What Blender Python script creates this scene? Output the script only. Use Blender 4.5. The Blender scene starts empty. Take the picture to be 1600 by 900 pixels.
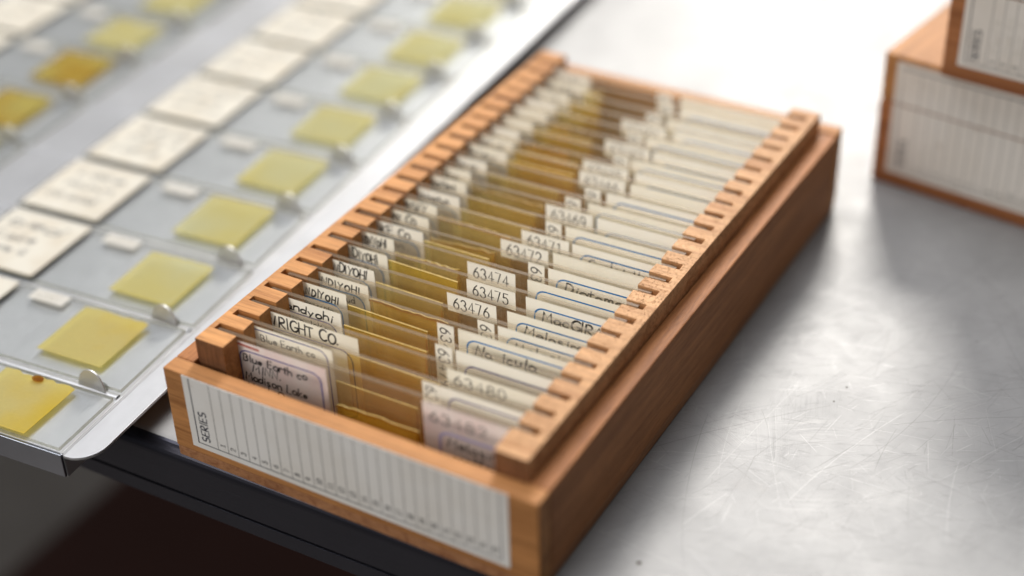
import bpy, bmesh, math, random
from mathutils import Matrix, Vector

MM = 0.001
random.seed(7)
scene = bpy.context.scene
col = scene.collection

# ------------------------------------------------------------------ camera
cam_d = bpy.data.cameras.new('camera')
cam = bpy.data.objects.new('camera', cam_d)
col.objects.link(cam)
RX = Vector((0.8667490644, 0.4979648118, -0.0278766136))
RD = Vector((0.2637323966, -0.5050537401, -0.8218065117))
RF = Vector((-0.4233099129, 0.7049480590, -0.5690843099))
EYE = Vector((210.70207, -199.86456, 236.87178)) * MM
m = Matrix((RX, -RD, -RF)).transposed().to_4x4()
m.translation = EYE
cam.matrix_world = m
cam_d.sensor_width = 36.0
cam_d.lens = 2481.2556 / 1600 * 36
cam_d.clip_start = 0.01
cam_d.clip_end = 30
cam_d.dof.use_dof = True
cam_d.dof.focus_distance = 0.3635
cam_d.dof.aperture_fstop = 4.0
cam_d.dof.aperture_blades = 9
scene.camera = cam

# ------------------------------------------------------------------ light
W = bpy.data.worlds.new('World')
scene.world = W
W.use_nodes = True
bg = W.node_tree.nodes['Background']
bg.inputs[0].default_value = (0.93, 0.95, 1.0, 1)
bg.inputs[1].default_value = 0.12


def area(name, loc, target, size, power, color):
    d = bpy.data.lights.new(name, 'AREA')
    d.shape = 'RECTANGLE'
    d.size, d.size_y = size
    d.energy = power
    d.color = color
    o = bpy.data.objects.new(name, d)
    col.objects.link(o)
    o.location = loc
    o.rotation_euler = (Vector(target) - Vector(loc)).to_track_quat('-Z', 'Y').to_euler()
    return o


CENTRE = Vector((0.05, 0.08, 0.015))
KEYDIR = Vector((-0.42, 1.53, 1.0)).normalized()
area('window_light', CENTRE + KEYDIR * 1.5, CENTRE, (0.34, 0.32), 23.0, (1.0, 0.96, 0.90))
area('overhead_fill', (-0.40, 0.25, 1.5), CENTRE, (1.5, 1.2), 23.0, (0.97, 0.97, 1.0))  # added overhead fill to brighten the papers and wood tops
area('front_fill', (-0.35, -1.3, 0.75), CENTRE, (1.1, 0.8), 11.0, (1.0, 0.96, 0.92))  # added fill from front left, lifts the faces turned from the window

scene.view_settings.view_transform = 'Standard'
scene.view_settings.look = 'None'
scene.view_settings.exposure = 0.1
scene.view_settings.gamma = 1.0
scene.cycles.transparent_max_bounces = 80
scene.cycles.max_bounces = 14
scene.cycles.glossy_bounces = 6
scene.cycles.diffuse_bounces = 5
scene.cycles.caustics_reflective = False
scene.cycles.caustics_refractive = False
scene.cycles.use_denoising = True
scene.cycles.sample_clamp_indirect = 4.0


# ------------------------------------------------------------------ material helpers
def new_mat(name):
    M = bpy.data.materials.new(name)
    M.use_nodes = True
    nt = M.node_tree
    for n in list(nt.nodes):
        nt.nodes.remove(n)
    out = nt.nodes.new('ShaderNodeOutputMaterial')
    return M, nt, out


def N(nt, kind, **kw):
    n = nt.nodes.new(kind)
    for k, v in kw.items():
        if k.startswith('i_'):
            key = k[2:]
            key = int(key) if key.isdigit() else key.replace('_', ' ')
            n.inputs[key].default_value = v
        else:
            setattr(n, k, v)
    return n


def L(nt, a, b):
    nt.links.new(a, b)


def ramp(nt, stops, fac):
    r = nt.nodes.new('ShaderNodeValToRGB')
    e = r.color_ramp.elements
    while len(e) < len(stops):
        e.new(0.5)
    for k, (p, c) in enumerate(stops):
        e[k].position = p
        e[k].color = c if len(c) == 4 else (*c, 1)
    L(nt, fac, r.inputs[0])
    return r.outputs[0]


def coords(nt, scale, rot=(0, 0, 0), loc=(0, 0, 0)):
    t = nt.nodes.new('ShaderNodeTexCoord')
    mp = nt.nodes.new('ShaderNodeMapping')
    mp.inputs['Scale'].default_value = scale
    mp.inputs['Rotation'].default_value = rot
    mp.inputs['Location'].default_value = loc
    L(nt, t.outputs['Object'], mp.inputs['Vector'])
    return mp.outputs[0]


def noise(nt, vec, scale=1.0, detail=4, rough=0.55, dist=0.0):
    n = nt.nodes.new('ShaderNodeTexNoise')
    n.inputs['Scale'].default_value = scale
    n.inputs['Detail'].default_value = detail
    n.inputs['Roughness'].default_value = rough
    n.inputs['Distortion'].default_value = dist
    L(nt, vec, n.inputs['Vector'])
    return n.outputs['Fac']


def math_(nt, op, a, b=None, clamp=False):
    n = nt.nodes.new('ShaderNodeMath')
    n.operation = op
    n.use_clamp = clamp
    for k, v in enumerate((a, b)):
        if v is None:
            continue
        if isinstance(v, (int, float)):
            n.inputs[k].default_value = v
        else:
            L(nt, v, n.inputs[k])
    return n.outputs[0]


def mixc(nt, fac, a, b, blend='MIX'):
    n = nt.nodes.new('ShaderNodeMix')
    n.data_type = 'RGBA'
    n.blend_type = blend
    for idx, v in ((0, fac), (6, a), (7, b)):
        if isinstance(v, (int, float)):
            n.inputs[idx].default_value = v
        elif isinstance(v, tuple):
            n.inputs[idx].default_value = v if len(v) == 4 else (*v, 1)
        else:
            L(nt, v, n.inputs[idx])
    return n.outputs[2]


def bump(nt, height, strength, dist=0.0003):
    b = nt.nodes.new('ShaderNodeBump')
    b.inputs['Strength'].default_value = strength
    b.inputs['Distance'].default_value = dist
    L(nt, height, b.inputs['Height'])
    return b.outputs[0]


def wood(name, axis, base, dark, seed=0.0, pores=0.5, crumbly=0.0):
    """Sawn reddish softwood; grain runs along axis."""
    M, nt, out = new_mat(name)
    sc = [1000.0, 1000.0, 1000.0]
    sc[axis] = 28.0
    v = coords(nt, sc, loc=(seed, seed * 1.7, seed * 0.6))
    g1 = noise(nt, v, 0.30, 6, 0.68, 0.9)
    sc2 = [2600.0, 2600.0, 2600.0]
    sc2[axis] = 190.0
    v2 = coords(nt, sc2, loc=(seed * 2, 3, seed))
    g2 = noise(nt, v2, 1.0, 3, 0.7)
    v3 = coords(nt, (60, 60, 60), loc=(seed, 0, 0))
    g3 = noise(nt, v3, 1.0, 4, 0.6)
    c = ramp(nt, [(0.34, tuple(k * 0.9 for k in dark)), (0.5, base), (0.66, tuple(min(1, k * 1.2) for k in base))], g1)
    c = mixc(nt, math_(nt, 'MULTIPLY', ramp(nt, [(0.50, (0, 0, 0)), (0.72, (1, 1, 1))], g2), pores),
             c, tuple(k * 0.42 for k in dark))
    c = mixc(nt, 0.55, c, ramp(nt, [(0.3, (0.70, 0.64, 0.58)), (0.7, (1.0, 1.0, 1.0))], g3), 'MULTIPLY')
    h = g2
    if crumbly:
        v4 = coords(nt, (2300, 1500, 1500), loc=(seed, 1, 2))
        g4 = noise(nt, v4, 1.0, 5, 0.72, 0.8)
        vo = coords(nt, (90, 40, 90), loc=(seed, 4, 2))
        where = ramp(nt, [(0.38, (0.25, 0.25, 0.25)), (0.62, (1, 1, 1))], noise(nt, vo, 1.0, 3))
        pit = math_(nt, 'MULTIPLY', ramp(nt, [(0.55, (0, 0, 0)), (0.63, (1, 1, 1))], g4), where)
        c = mixc(nt, math_(nt, 'MULTIPLY', pit, crumbly), c, tuple(k * 0.45 for k in dark))
        h = math_(nt, 'SUBTRACT', math_(nt, 'MULTIPLY', g2, 0.3), math_(nt, 'MULTIPLY', pit, 2.4))
    p = N(nt, 'ShaderNodeBsdfPrincipled', i_Roughness=0.62)
    p.inputs['Specular IOR Level'].default_value = 0.3
    L(nt, c, p.inputs['Base Color'])
    L(nt, bump(nt, h, 0.55, 0.00022), p.inputs['Normal'])
    L(nt, p.outputs[0], out.inputs[0])
    return M


def paper(name, base, stain, amount=0.5, scale=120, speck=0.0, thin=0.0):
    M, nt, out = new_mat(name)
    oi = nt.nodes.new('ShaderNodeObjectInfo')
    t = nt.nodes.new('ShaderNodeTexCoord')
    ad = nt.nodes.new('ShaderNodeVectorMath')
    ad.operation = 'ADD'
    L(nt, t.outputs['Object'], ad.inputs[0])
    L(nt, oi.outputs['Random'], ad.inputs[1])
    n1 = noise(nt, ad.outputs[0], scale, 5, 0.6)
    n2 = noise(nt, ad.outputs[0], 3500, 2, 0.6)
    f = math_(nt, 'MULTIPLY', ramp(nt, [(0.42, (0, 0, 0)), (0.75, (1, 1, 1))], n1), amount)
    c = mixc(nt, f, base, stain)
    c = mixc(nt, 0.10, c, ramp(nt, [(0.3, (0.5, 0.5, 0.5)), (0.7, (1, 1, 1))], n2), 'MULTIPLY')
    if speck:
        n3 = noise(nt, ad.outputs[0], 420, 2, 0.5)
        c = mixc(nt, math_(nt, 'MULTIPLY', ramp(nt, [(0.70, (0, 0, 0)), (0.76, (1, 1, 1))], n3), speck), c, (0.25, 0.16, 0.08))
    p = N(nt, 'ShaderNodeBsdfPrincipled', i_Roughness=0.75)
    p.inputs['Specular IOR Level'].default_value = 0.2
    L(nt, c, p.inputs['Base Color'])
    L(nt, bump(nt, n2, 0.15, 0.0001), p.inputs['Normal'])
    if thin:
        tl = nt.nodes.new('ShaderNodeBsdfTranslucent')
        L(nt, c, tl.inputs[0])
        mx = N(nt, 'ShaderNodeMixShader', i_0=thin)
        L(nt, p.outputs[0], mx.inputs[1])
        L(nt, tl.outputs[0], mx.inputs[2])
        L(nt, mx.outputs[0], out.inputs[0])
        return M
    L(nt, p.outputs[0], out.inputs[0])
    return M


def ink(name, c, rough=0.5):
    M, nt, out = new_mat(name)
    v = coords(nt, (900, 900, 900))
    n = noise(nt, v, 1.0, 3)
    cc = mixc(nt, ramp(nt, [(0.45, (0, 0, 0)), (0.8, (1, 1, 1))], n), c, tuple(min(1, k + 0.10) for k in c))
    p = N(nt, 'ShaderNodeBsdfPrincipled', i_Roughness=rough)
    L(nt, cc, p.inputs['Base Color'])
    L(nt, p.outputs[0], out.inputs[0])
    return M


def schlick(nt):
    """reflectance of a bare glass surface, the same from either side"""
    lw = N(nt, 'ShaderNodeLayerWeight', i_Blend=0.5)
    return math_(nt, 'ADD', 0.04, math_(nt, 'MULTIPLY', math_(nt, 'POWER', lw.outputs['Facing'], 5.0), 0.9), True)


def clear_glass(name, tint, smear=0.05, smear_col=(0.72, 0.62, 0.45)):
    """Thin sheet glass: clear, Fresnel gloss, a trace of dried smear."""
    M, nt, out = new_mat(name)
    tr = N(nt, 'ShaderNodeBsdfTransparent', i_Color=(*tint, 1))
    gl = N(nt, 'ShaderNodeBsdfGlossy', i_Roughness=0.06, i_Color=(1, 1, 1, 1))
    mx = nt.nodes.new('ShaderNodeMixShader')
    L(nt, schlick(nt), mx.inputs[0])
    L(nt, tr.outputs[0], mx.inputs[1])
    L(nt, gl.outputs[0], mx.inputs[2])
    df = N(nt, 'ShaderNodeBsdfDiffuse', i_Color=(*smear_col, 1))
    oi = nt.nodes.new('ShaderNodeObjectInfo')
    t = nt.nodes.new('ShaderNodeTexCoord')
    ad = nt.nodes.new('ShaderNodeVectorMath')
    ad.operation = 'ADD'
    L(nt, t.outputs['Object'], ad.inputs[0])
    L(nt, oi.outputs['Random'], ad.inputs[1])
    n1 = noise(nt, ad.outputs[0], 160, 5, 0.65)
    n2 = noise(nt, ad.outputs[0], 2200, 2, 0.5)
    sp = ramp(nt, [(0.70, (0, 0, 0)), (0.76, (1, 1, 1))], n2)
    f = math_(nt, 'ADD', math_(nt, 'MULTIPLY', ramp(nt, [(0.3, (0.25, 0.25, 0.25)), (0.75, (1, 1, 1))], n1), smear),
              math_(nt, 'MULTIPLY', sp, smear * 2.0), True)
    m2 = nt.nodes.new('ShaderNodeMixShader')
    L(nt, f, m2.inputs[0])
    L(nt, mx.outputs[0], m2.inputs[1])
    L(nt, df.outputs[0], m2.inputs[2])
    L(nt, m2.outputs[0], out.inputs[0])
    return M


def balsam(name, tint, body, opac, through=0.82, patch=75, second=None):
    """Yellowed mounting resin under a cover slip: tinted, slightly cloudy, glossy."""
    M, nt, out = new_mat(name)
    oi = nt.nodes.new('ShaderNodeObjectInfo')
    t = nt.nodes.new('ShaderNodeTexCoord')
    ad = nt.nodes.new('ShaderNodeVectorMath')
    ad.operation = 'ADD'
    L(nt, t.outputs['Object'], ad.inputs[0])
    L(nt, oi.outputs['Random'], ad.inputs[1])
    n1 = noise(nt, ad.outputs[0], patch, 3, 0.5)
    n2 = noise(nt, ad.outputs[0], 900, 3, 0.6)
    tc = ramp(nt, [(0.30, tuple(k * 0.94 for k in tint)), (0.6, tint), (0.8, tuple(min(1, k * 1.1) for k in tint))], n1)
    bc = ramp(nt, [(0.36, body), (0.62, second or tuple(min(1, k * 1.05) for k in body))], n1)
    tr = nt.nodes.new('ShaderNodeBsdfTransparent')
    L(nt, tc, tr.inputs[0])
    df = nt.nodes.new('ShaderNodeBsdfDiffuse')
    L(nt, bc, df.inputs[0])
    tl = nt.nodes.new('ShaderNodeBsdfTranslucent')
    L(nt, bc, tl.inputs[0])
    md = N(nt, 'ShaderNodeMixShader', i_0=through)
    L(nt, df.outputs[0], md.inputs[1])
    L(nt, tl.outputs[0], md.inputs[2])
    mx = nt.nodes.new('ShaderNodeMixShader')
    L(nt, math_(nt, 'MULTIPLY', ramp(nt, [(0.3, (0.97, 0.97, 0.97)), (0.7, (1.03, 1.03, 1.03))], n2), opac, True), mx.inputs[0])
    L(nt, tr.outputs[0], mx.inputs[1])
    L(nt, md.outputs[0], mx.inputs[2])
    gl = N(nt, 'ShaderNodeBsdfGlossy', i_Roughness=0.10, i_Color=(1, 1, 1, 1))
    m2 = nt.nodes.new('ShaderNodeMixShader')
    L(nt, schlick(nt), m2.inputs[0])
    L(nt, mx.outputs[0], m2.inputs[1])
    L(nt, gl.outputs[0], m2.inputs[2])
    L(nt, m2.outputs[0], out.inputs[0])
    return M


def glass_edge(name, c, clear):
    M, nt, out = new_mat(name)
    v = coords(nt, (700, 900, 900))
    n1 = noise(nt, v, 1.0, 4, 0.7)
    cc = ramp(nt, [(0.3, tuple(k * 0.6 for k in c)), (0.7, c)], n1)
    p = N(nt, 'ShaderNodeBsdfPrincipled', i_Roughness=0.42)
    L(nt, cc, p.inputs['Base Color'])
    L(nt, bump(nt, n1, 0.35, 0.0001), p.inputs['Normal'])
    tr = N(nt, 'ShaderNodeBsdfTransparent', i_Color=(0.85, 0.80, 0.70, 1))
    mx = N(nt, 'ShaderNodeMixShader', i_0=clear)
    L(nt, p.outputs[0], mx.inputs[1])
    L(nt, tr.outputs[0], mx.inputs[2])
    L(nt, mx.outputs[0], out.inputs[0])
    return M


def scratch_mask(nt, layers):
    """Sum of fine curved scratch lines, several directions."""
    total = None
    for k, (ang, freq, length, width, warp) in enumerate(layers):
        t = nt.nodes.new('ShaderNodeTexCoord')
        w = nt.nodes.new('ShaderNodeTexNoise')
        w.inputs['Scale'].default_value = 9 + 3 * k
        w.inputs['Detail'].default_value = 1
        L(nt, t.outputs['Object'], w.inputs['Vector'])
        sub = nt.nodes.new('ShaderNodeVectorMath')
        sub.operation = 'MULTIPLY_ADD'
        L(nt, w.outputs['Color'], sub.inputs[0])
        sub.inputs[1].default_value = (warp, warp, 0)
        L(nt, t.outputs['Object'], sub.inputs[2])
        mp = nt.nodes.new('ShaderNodeMapping')
        mp.inputs['Rotation'].default_value = (0, 0, ang)
        L(nt, sub.outputs[0], mp.inputs['Vector'])
        m2 = nt.nodes.new('ShaderNodeMapping')
        m2.inputs['Scale'].default_value = (length, freq, 1)
        m2.inputs['Location'].default_value = (k * 3.1, k * 7.7, k)
        L(nt, mp.outputs[0], m2.inputs['Vector'])
        n = noise(nt, m2.outputs[0], 1.0, 2, 0.5)
        a = math_(nt, 'ABSOLUTE', math_(nt, 'SUBTRACT', n, 0.5))
        line = math_(nt, 'SUBTRACT', 1.0, math_(nt, 'DIVIDE', a, width), True)
        m3 = nt.nodes.new('ShaderNodeMapping')
        m3.inputs['Location'].default_value = (k * 5.3, k, k)
        L(nt, t.outputs['Object'], m3.inputs['Vector'])
        msk = ramp(nt, [(0.46, (0, 0, 0)), (0.66, (1, 1, 1))], noise(nt, m3.outputs[0], 45 + 11 * k, 3, 0.6))
        line = math_(nt, 'MULTIPLY', line, msk)
        total = line if total is None else math_(nt, 'MAXIMUM', total, line)
    return total


def steel(name):
    M, nt, out = new_mat(name)
    v = coords(nt, (1, 1, 1))
    n1 = noise(nt, v, 22, 6, 0.65)
    n2 = noise(nt, v, 70, 6, 0.7)
    n3 = noise(nt, coords(nt, (160, 2600, 1), (0, 0, math.radians(28))), 1.0, 3, 0.6)
    fine = scratch_mask(nt, [(0.55, 1300, 9, 0.030, 0.020), (1.25, 1100, 8, 0.030, 0.030), (2.2, 1200, 10, 0.028, 0.025),
                             (2.85, 1000, 8, 0.030, 0.030), (0.05, 1150, 9, 0.030, 0.025), (1.75, 1250, 10, 0.030, 0.02)])
    dirt = ramp(nt, [(0.60, (0, 0, 0)), (0.80, (1, 1, 1))], n2)
    c = ramp(nt, [(0.32, (0.25, 0.249, 0.247)), (0.68, (0.345, 0.343, 0.339))], n1)
    c = mixc(nt, math_(nt, 'MULTIPLY', dirt, 0.22), c, (0.45, 0.42, 0.39))
    c = mixc(nt, math_(nt, 'MULTIPLY', fine, 0.24), c, (0.22, 0.215, 0.21))
    p = N(nt, 'ShaderNodeBsdfPrincipled', i_Metallic=0.2)
    p.inputs['Specular IOR Level'].default_value = 0.28
    L(nt, c, p.inputs['Base Color'])
    r = math_(nt, 'ADD', math_(nt, 'MULTIPLY', n2, 0.20), 0.42)
    r = math_(nt, 'ADD', r, math_(nt, 'MULTIPLY', fine, -0.08))
    L(nt, r, p.inputs['Roughness'])
    h = math_(nt, 'ADD', math_(nt, 'MULTIPLY', n3, 0.25), math_(nt, 'MULTIPLY', n2, 0.06))
    h = math_(nt, 'SUBTRACT', h, math_(nt, 'MULTIPLY', fine, 0.75))
    L(nt, bump(nt, h, 0.30, 0.00010), p.inputs['Normal'])
    L(nt, p.outputs[0], out.inputs[0])
    return M


def metal(name, c, rough, metallic=0.9, grain=(1500, 120, 1500), b=0.12):
    M, nt, out = new_mat(name)
    n1 = noise(nt, coords(nt, grain), 1.0, 4, 0.65)
    n2 = noise(nt, coords(nt, (45, 45, 45)), 1.0, 4, 0.6)
    cc = ramp(nt, [(0.3, tuple(k * 0.86 for k in c)), (0.7, c)], n2)
    p = N(nt, 'ShaderNodeBsdfPrincipled', i_Metallic=metallic)
    L(nt, cc, p.inputs['Base Color'])
    L(nt, math_(nt, 'ADD', math_(nt, 'MULTIPLY', n1, 0.15), rough - 0.07), p.inputs['Roughness'])
    L(nt, bump(nt, n1, b, 0.0001), p.inputs['Normal'])
    L(nt, p.outputs[0], out.inputs[0])
    return M


def plain(name, c, rough, c2=None, scale=8, metallic=0.0):
    M, nt, out = new_mat(name)
    n1 = noise(nt, coords(nt, (scale, scale, scale)), 1.0, 5, 0.6)
    cc = ramp(nt, [(0.35, c), (0.68, c2 or tuple(k * 1.3 for k in c))], n1)
    p = N(nt, 'ShaderNodeBsdfPrincipled', i_Roughness=rough, i_Metallic=metallic)
    L(nt, cc, p.inputs['Base Color'])
    L(nt, p.outputs[0], out.inputs[0])
    return M


RED = (0.56, 0.265, 0.092)
REDD = (0.43, 0.175, 0.052)
W_FRONT = wood('wood_across', 0, (0.47, 0.215, 0.072), (0.32, 0.13, 0.038), 0.3, 0.35)
W_SIDE = wood('wood_along', 1, (0.40, 0.165, 0.056), (0.29, 0.108, 0.032), 1.9, 0.55)
W_RACK_RED = wood('wood_rack_smooth', 0, RED, REDD, 4.2, 0.45)
W_RACK_PALE = wood('wood_rack_crumbly', 0, (0.60, 0.335, 0.16), (0.48, 0.22, 0.085), 6.1, 0.3, 0.88)
W_END_SHADE = wood('wood_end_grain_shaded', 2, (0.24, 0.105, 0.045), (0.15, 0.06, 0.024), 5.0, 0.4, 0.5)  # rough end grain, darkened to carry the shade on the rack front
W_FLOOR = wood('wood_base', 1, (0.38, 0.18, 0.08), (0.28, 0.11, 0.045), 8.8, 0.5)
W_LID = wood('wood_lid', 1, (0.43, 0.205, 0.072), (0.34, 0.145, 0.046), 11.0, 0.2)
W_CLOSED = wood('wood_closed', 0, (0.36, 0.145, 0.055), (0.27, 0.095, 0.032), 12.5, 0.35)
P_SERIES = paper('paper_series', (0.75, 0.735, 0.70), (0.62, 0.57, 0.49), 0.5, 45, 0.25)
P_SERIES_OLD = paper('paper_series_old', (0.72, 0.68, 0.62), (0.60, 0.53, 0.44), 0.45, 50, 0.7)
P_CREAM = paper('paper_cream', (0.90, 0.87, 0.79), (0.82, 0.76, 0.63), 0.45, 110, thin=0.58)
P_WHITE = paper('paper_white', (0.91, 0.89, 0.84), (0.85, 0.80, 0.70), 0.3, 150, thin=0.58)
P_PINK = paper('paper_pink', (0.80, 0.74, 0.73), (0.74, 0.52, 0.52), 0.75, 75, thin=0.5)
P_TRAY = paper('paper_card', (0.57, 0.54, 0.465), (0.47, 0.40, 0.30), 0.65, 130)
P_CARDEDGE = paper('paper_card_edge', (0.62, 0.50, 0.32), (0.45, 0.33, 0.18), 0.5, 200)
INK = ink('ink_black', (0.02, 0.02, 0.025))
INK_G = ink('ink_grey', (0.13, 0.13, 0.13))
INK_PRINT = ink('ink_print', (0.055, 0.06, 0.075))
INK_LINE = ink('ink_print_line', (0.11, 0.108, 0.105))
INK_BLUE = ink('ink_blue', (0.02, 0.24, 0.68))
INK_NAVY = ink('ink_navy', (0.10, 0.10, 0.36))
INK_RED = ink('ink_red', (0.62, 0.20, 0.16))
INK_PALE = ink('ink_faded', (0.50, 0.47, 0.40))
GLASS = clear_glass('slide_glass', (0.98, 0.97, 0.94), 0.085, (0.82, 0.70, 0.50))
GLASS_T = clear_glass('tray_slide_glass', (0.975, 0.98, 0.975), 0.05, (0.75, 0.78, 0.78))
G_EDGE = glass_edge('slide_glass_edge', (0.36, 0.28, 0.19), 0.68)
G_EDGE_T = glass_edge('tray_glass_edge', (0.62, 0.70, 0.66), 0.62)
B_GOLD = balsam('balsam_gold', (0.98, 0.85, 0.44), (0.99, 0.75, 0.22), 0.14)
B_OLIVE = balsam('balsam_olive', (0.98, 0.88, 0.50), (0.98, 0.79, 0.30), 0.13)
B_PALE = balsam('balsam_pale', (0.985, 0.93, 0.64), (0.97, 0.85, 0.45), 0.13)
B_DEEP = balsam('balsam_amber_rim', (0.80, 0.55, 0.16), (0.55, 0.33, 0.08), 0.35)
SLIP_GLINT = glass_edge('cover_slip_edge_glint', (0.92, 0.68, 0.24), 0.35)  # light catching the slip edge, put into a bright gold colour
B_YEL = balsam('balsam_yellow', (0.97, 0.86, 0.34), (0.90, 0.72, 0.11), 0.38, 0.35, 40, (0.80, 0.74, 0.42))
B_RIM = balsam('balsam_lemon_rim', (0.95, 0.84, 0.30), (0.90, 0.74, 0.16), 0.35, 0.25)
B_LEM = balsam('balsam_lemon', (0.98, 0.955, 0.68), (0.80, 0.72, 0.36), 0.38, 0.30, 40, (0.74, 0.72, 0.52))
B_ORG = balsam('balsam_orange', (0.95, 0.82, 0.30), (0.58, 0.38, 0.05), 0.40, 0.3, 45, (0.60, 0.55, 0.20))
STEEL = steel('scratched_steel')
SCR_D = metal('scratch_dark', (0.15, 0.145, 0.14), 0.5, 0.1)
SCR_L = metal('scratch_bright', (0.52, 0.515, 0.51), 0.45, 0.2)
SPECK = plain('dirt_speck', (0.05, 0.035, 0.025), 0.8)
STEEL_DARK_REFL = metal('table_edge_dark_reflection', (0.055, 0.055, 0.07), 0.30, 0.9, (60, 1800, 1800), 0.2)  # same steel, its reflection of the dark room put into the colour
ALU = metal('tray_aluminium', (0.56, 0.565, 0.575), 0.42, 0.82, (1600, 120, 1600), 0.15)
ALU_FOLD = metal('tray_fold', (0.40, 0.42, 0.47), 0.20, 1.0, (120, 1600, 1600), 0.05)
ALU_EDGE = metal('tray_aluminium_edge', (0.80, 0.78, 0.74), 0.3, 0.9)
HOLE_SHADE = plain('hole_shade', (0.10, 0.10, 0.09), 0.8)


# ------------------------------------------------------------------ mesh helpers (millimetres in, metres out)
class MB:
    def __init__(self):
        self.v, self.f, self.m = [], [], []

    def face(self, pts, mi=0):
        b = len(self.v)
        self.v += [tuple(p) for p in pts]
        self.f.append(tuple(range(b, b + len(pts))))
        self.m.append(mi)

    def box(self, x0, x1, y0, y1, z0, z1, mi=0, side=None):
        """mi: faces across y; side: material of the other faces"""
        s = mi if side is None else side
        b = len(self.v)
        self.v += [(x0, y0, z0), (x1, y0, z0), (x1, y1, z0), (x0, y1, z0), (x0, y0, z1), (x1, y0, z1), (x1, y1, z1), (x0, y1, z1)]
        for q, k in (((0, 1, 5, 4), mi), ((2, 3, 7, 6), mi), ((0, 3, 2, 1), s), ((4, 5, 6, 7), s), ((1, 2, 6, 5), s), ((3, 0, 4, 7), s)):
            self.f.append(tuple(b + i for i in q))
            self.m.append(k)

    def prism(self, outline, z0, z1, mi=0, side=None):
        s = mi if side is None else side
        n = len(outline)
        b = len(self.v)
        self.v += [(x, y, z0) for x, y in outline] + [(x, y, z1) for x, y in outline]
        self.f.append(tuple(b + i for i in reversed(range(n))))
        self.m.append(mi)
        self.f.append(tuple(b + n + i for i in range(n)))
        self.m.append(mi)
        for i in range(n):
            j = (i + 1) % n
            self.f.append((b + i, b + j, b + n + j, b + n + i))
            self.m.append(s)

    def ribbon(self, pts, w, mi, place):
        """flat pen stroke along 2-D pts; place maps (a, b) to 3-D"""
        n = len(pts)
        if n < 2:
            return
        L_, R_ = [], []
        for i in range(n):
            a = pts[max(0, i - 1)]
            c = pts[min(n - 1, i + 1)]
            dx, dy = c[0] - a[0], c[1] - a[1]
            d = math.hypot(dx, dy) or 1e-6
            ex = 0.0
            px, py = pts[i]
            if i == 0:
                px -= dx / d * w * 0.35
                py -= dy / d * w * 0.35
            if i == n - 1:
                px += dx / d * w * 0.35
                py += dy / d * w * 0.35
            ww = w * (0.5 if 0 < i < n - 1 else 0.38)
            L_.append((px - dy / d * ww, py + dx / d * ww))
            R_.append((px + dy / d * ww, py - dx / d * ww))
        b = len(self.v)
        self.v += [place(*p) for p in L_] + [place(*p) for p in R_]
        for i in range(n - 1):
            self.f.append((b + i, b + n + i, b + n + i + 1, b + i + 1))
            self.m.append(mi)

    def build(self, name, mats, parent=None, loc=(0, 0, 0), rz=0.0, bevel=0.0, rot=None):
        me = bpy.data.meshes.new(name)
        me.from_pydata([(x * MM, y * MM, z * MM) for x, y, z in self.v], [], self.f)
        for mt in (mats if isinstance(mats, (list, tuple)) else [mats]):
            me.materials.append(mt)
        me.polygons.foreach_set('material_index', self.m)
        me.update()
        bm = bmesh.new()
        bm.from_mesh(me)
        bmesh.ops.recalc_face_normals(bm, faces=bm.faces)
        bm.to_mesh(me)
        bm.free()
        o = bpy.data.objects.new(name, me)
        col.objects.link(o)
        o.location = Vector(loc) * MM
        o.rotation_euler = rot or (0, 0, rz)
        if parent:
            o.parent = parent
        if bevel:
            md = o.modifiers.new('soft_edges', 'BEVEL')
            md.width = bevel * MM
            md.segments = 2
            md.limit_method = 'ANGLE'
            md.angle_limit = math.radians(40)
        return o


def tag(o, label=None, cat=None, group=None, kind=None):
    if label:
        o['label'] = label
    if cat:
        o['category'] = cat
    if group:
        o['group'] = group
    if kind:
        o['kind'] = kind
    return o


def empty(name, loc, rz=0.0):
    o = bpy.data.objects.new(name, None)
    o.empty_display_size = 0.01
    col.objects.link(o)
    o.location = Vector(loc) * MM
    o.rotation_euler = (0, 0, rz)
    return o


# ------------------------------------------------------------------ stroke lettering
def arc(cx, cy, rx, ry, a0, a1, n=9):
    return [(cx + rx * math.cos(math.radians(a0 + (a1 - a0) * i / n)), cy + ry * math.sin(math.radians(a0 + (a1 - a0) * i / n))) for i in range(n + 1)]


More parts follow.
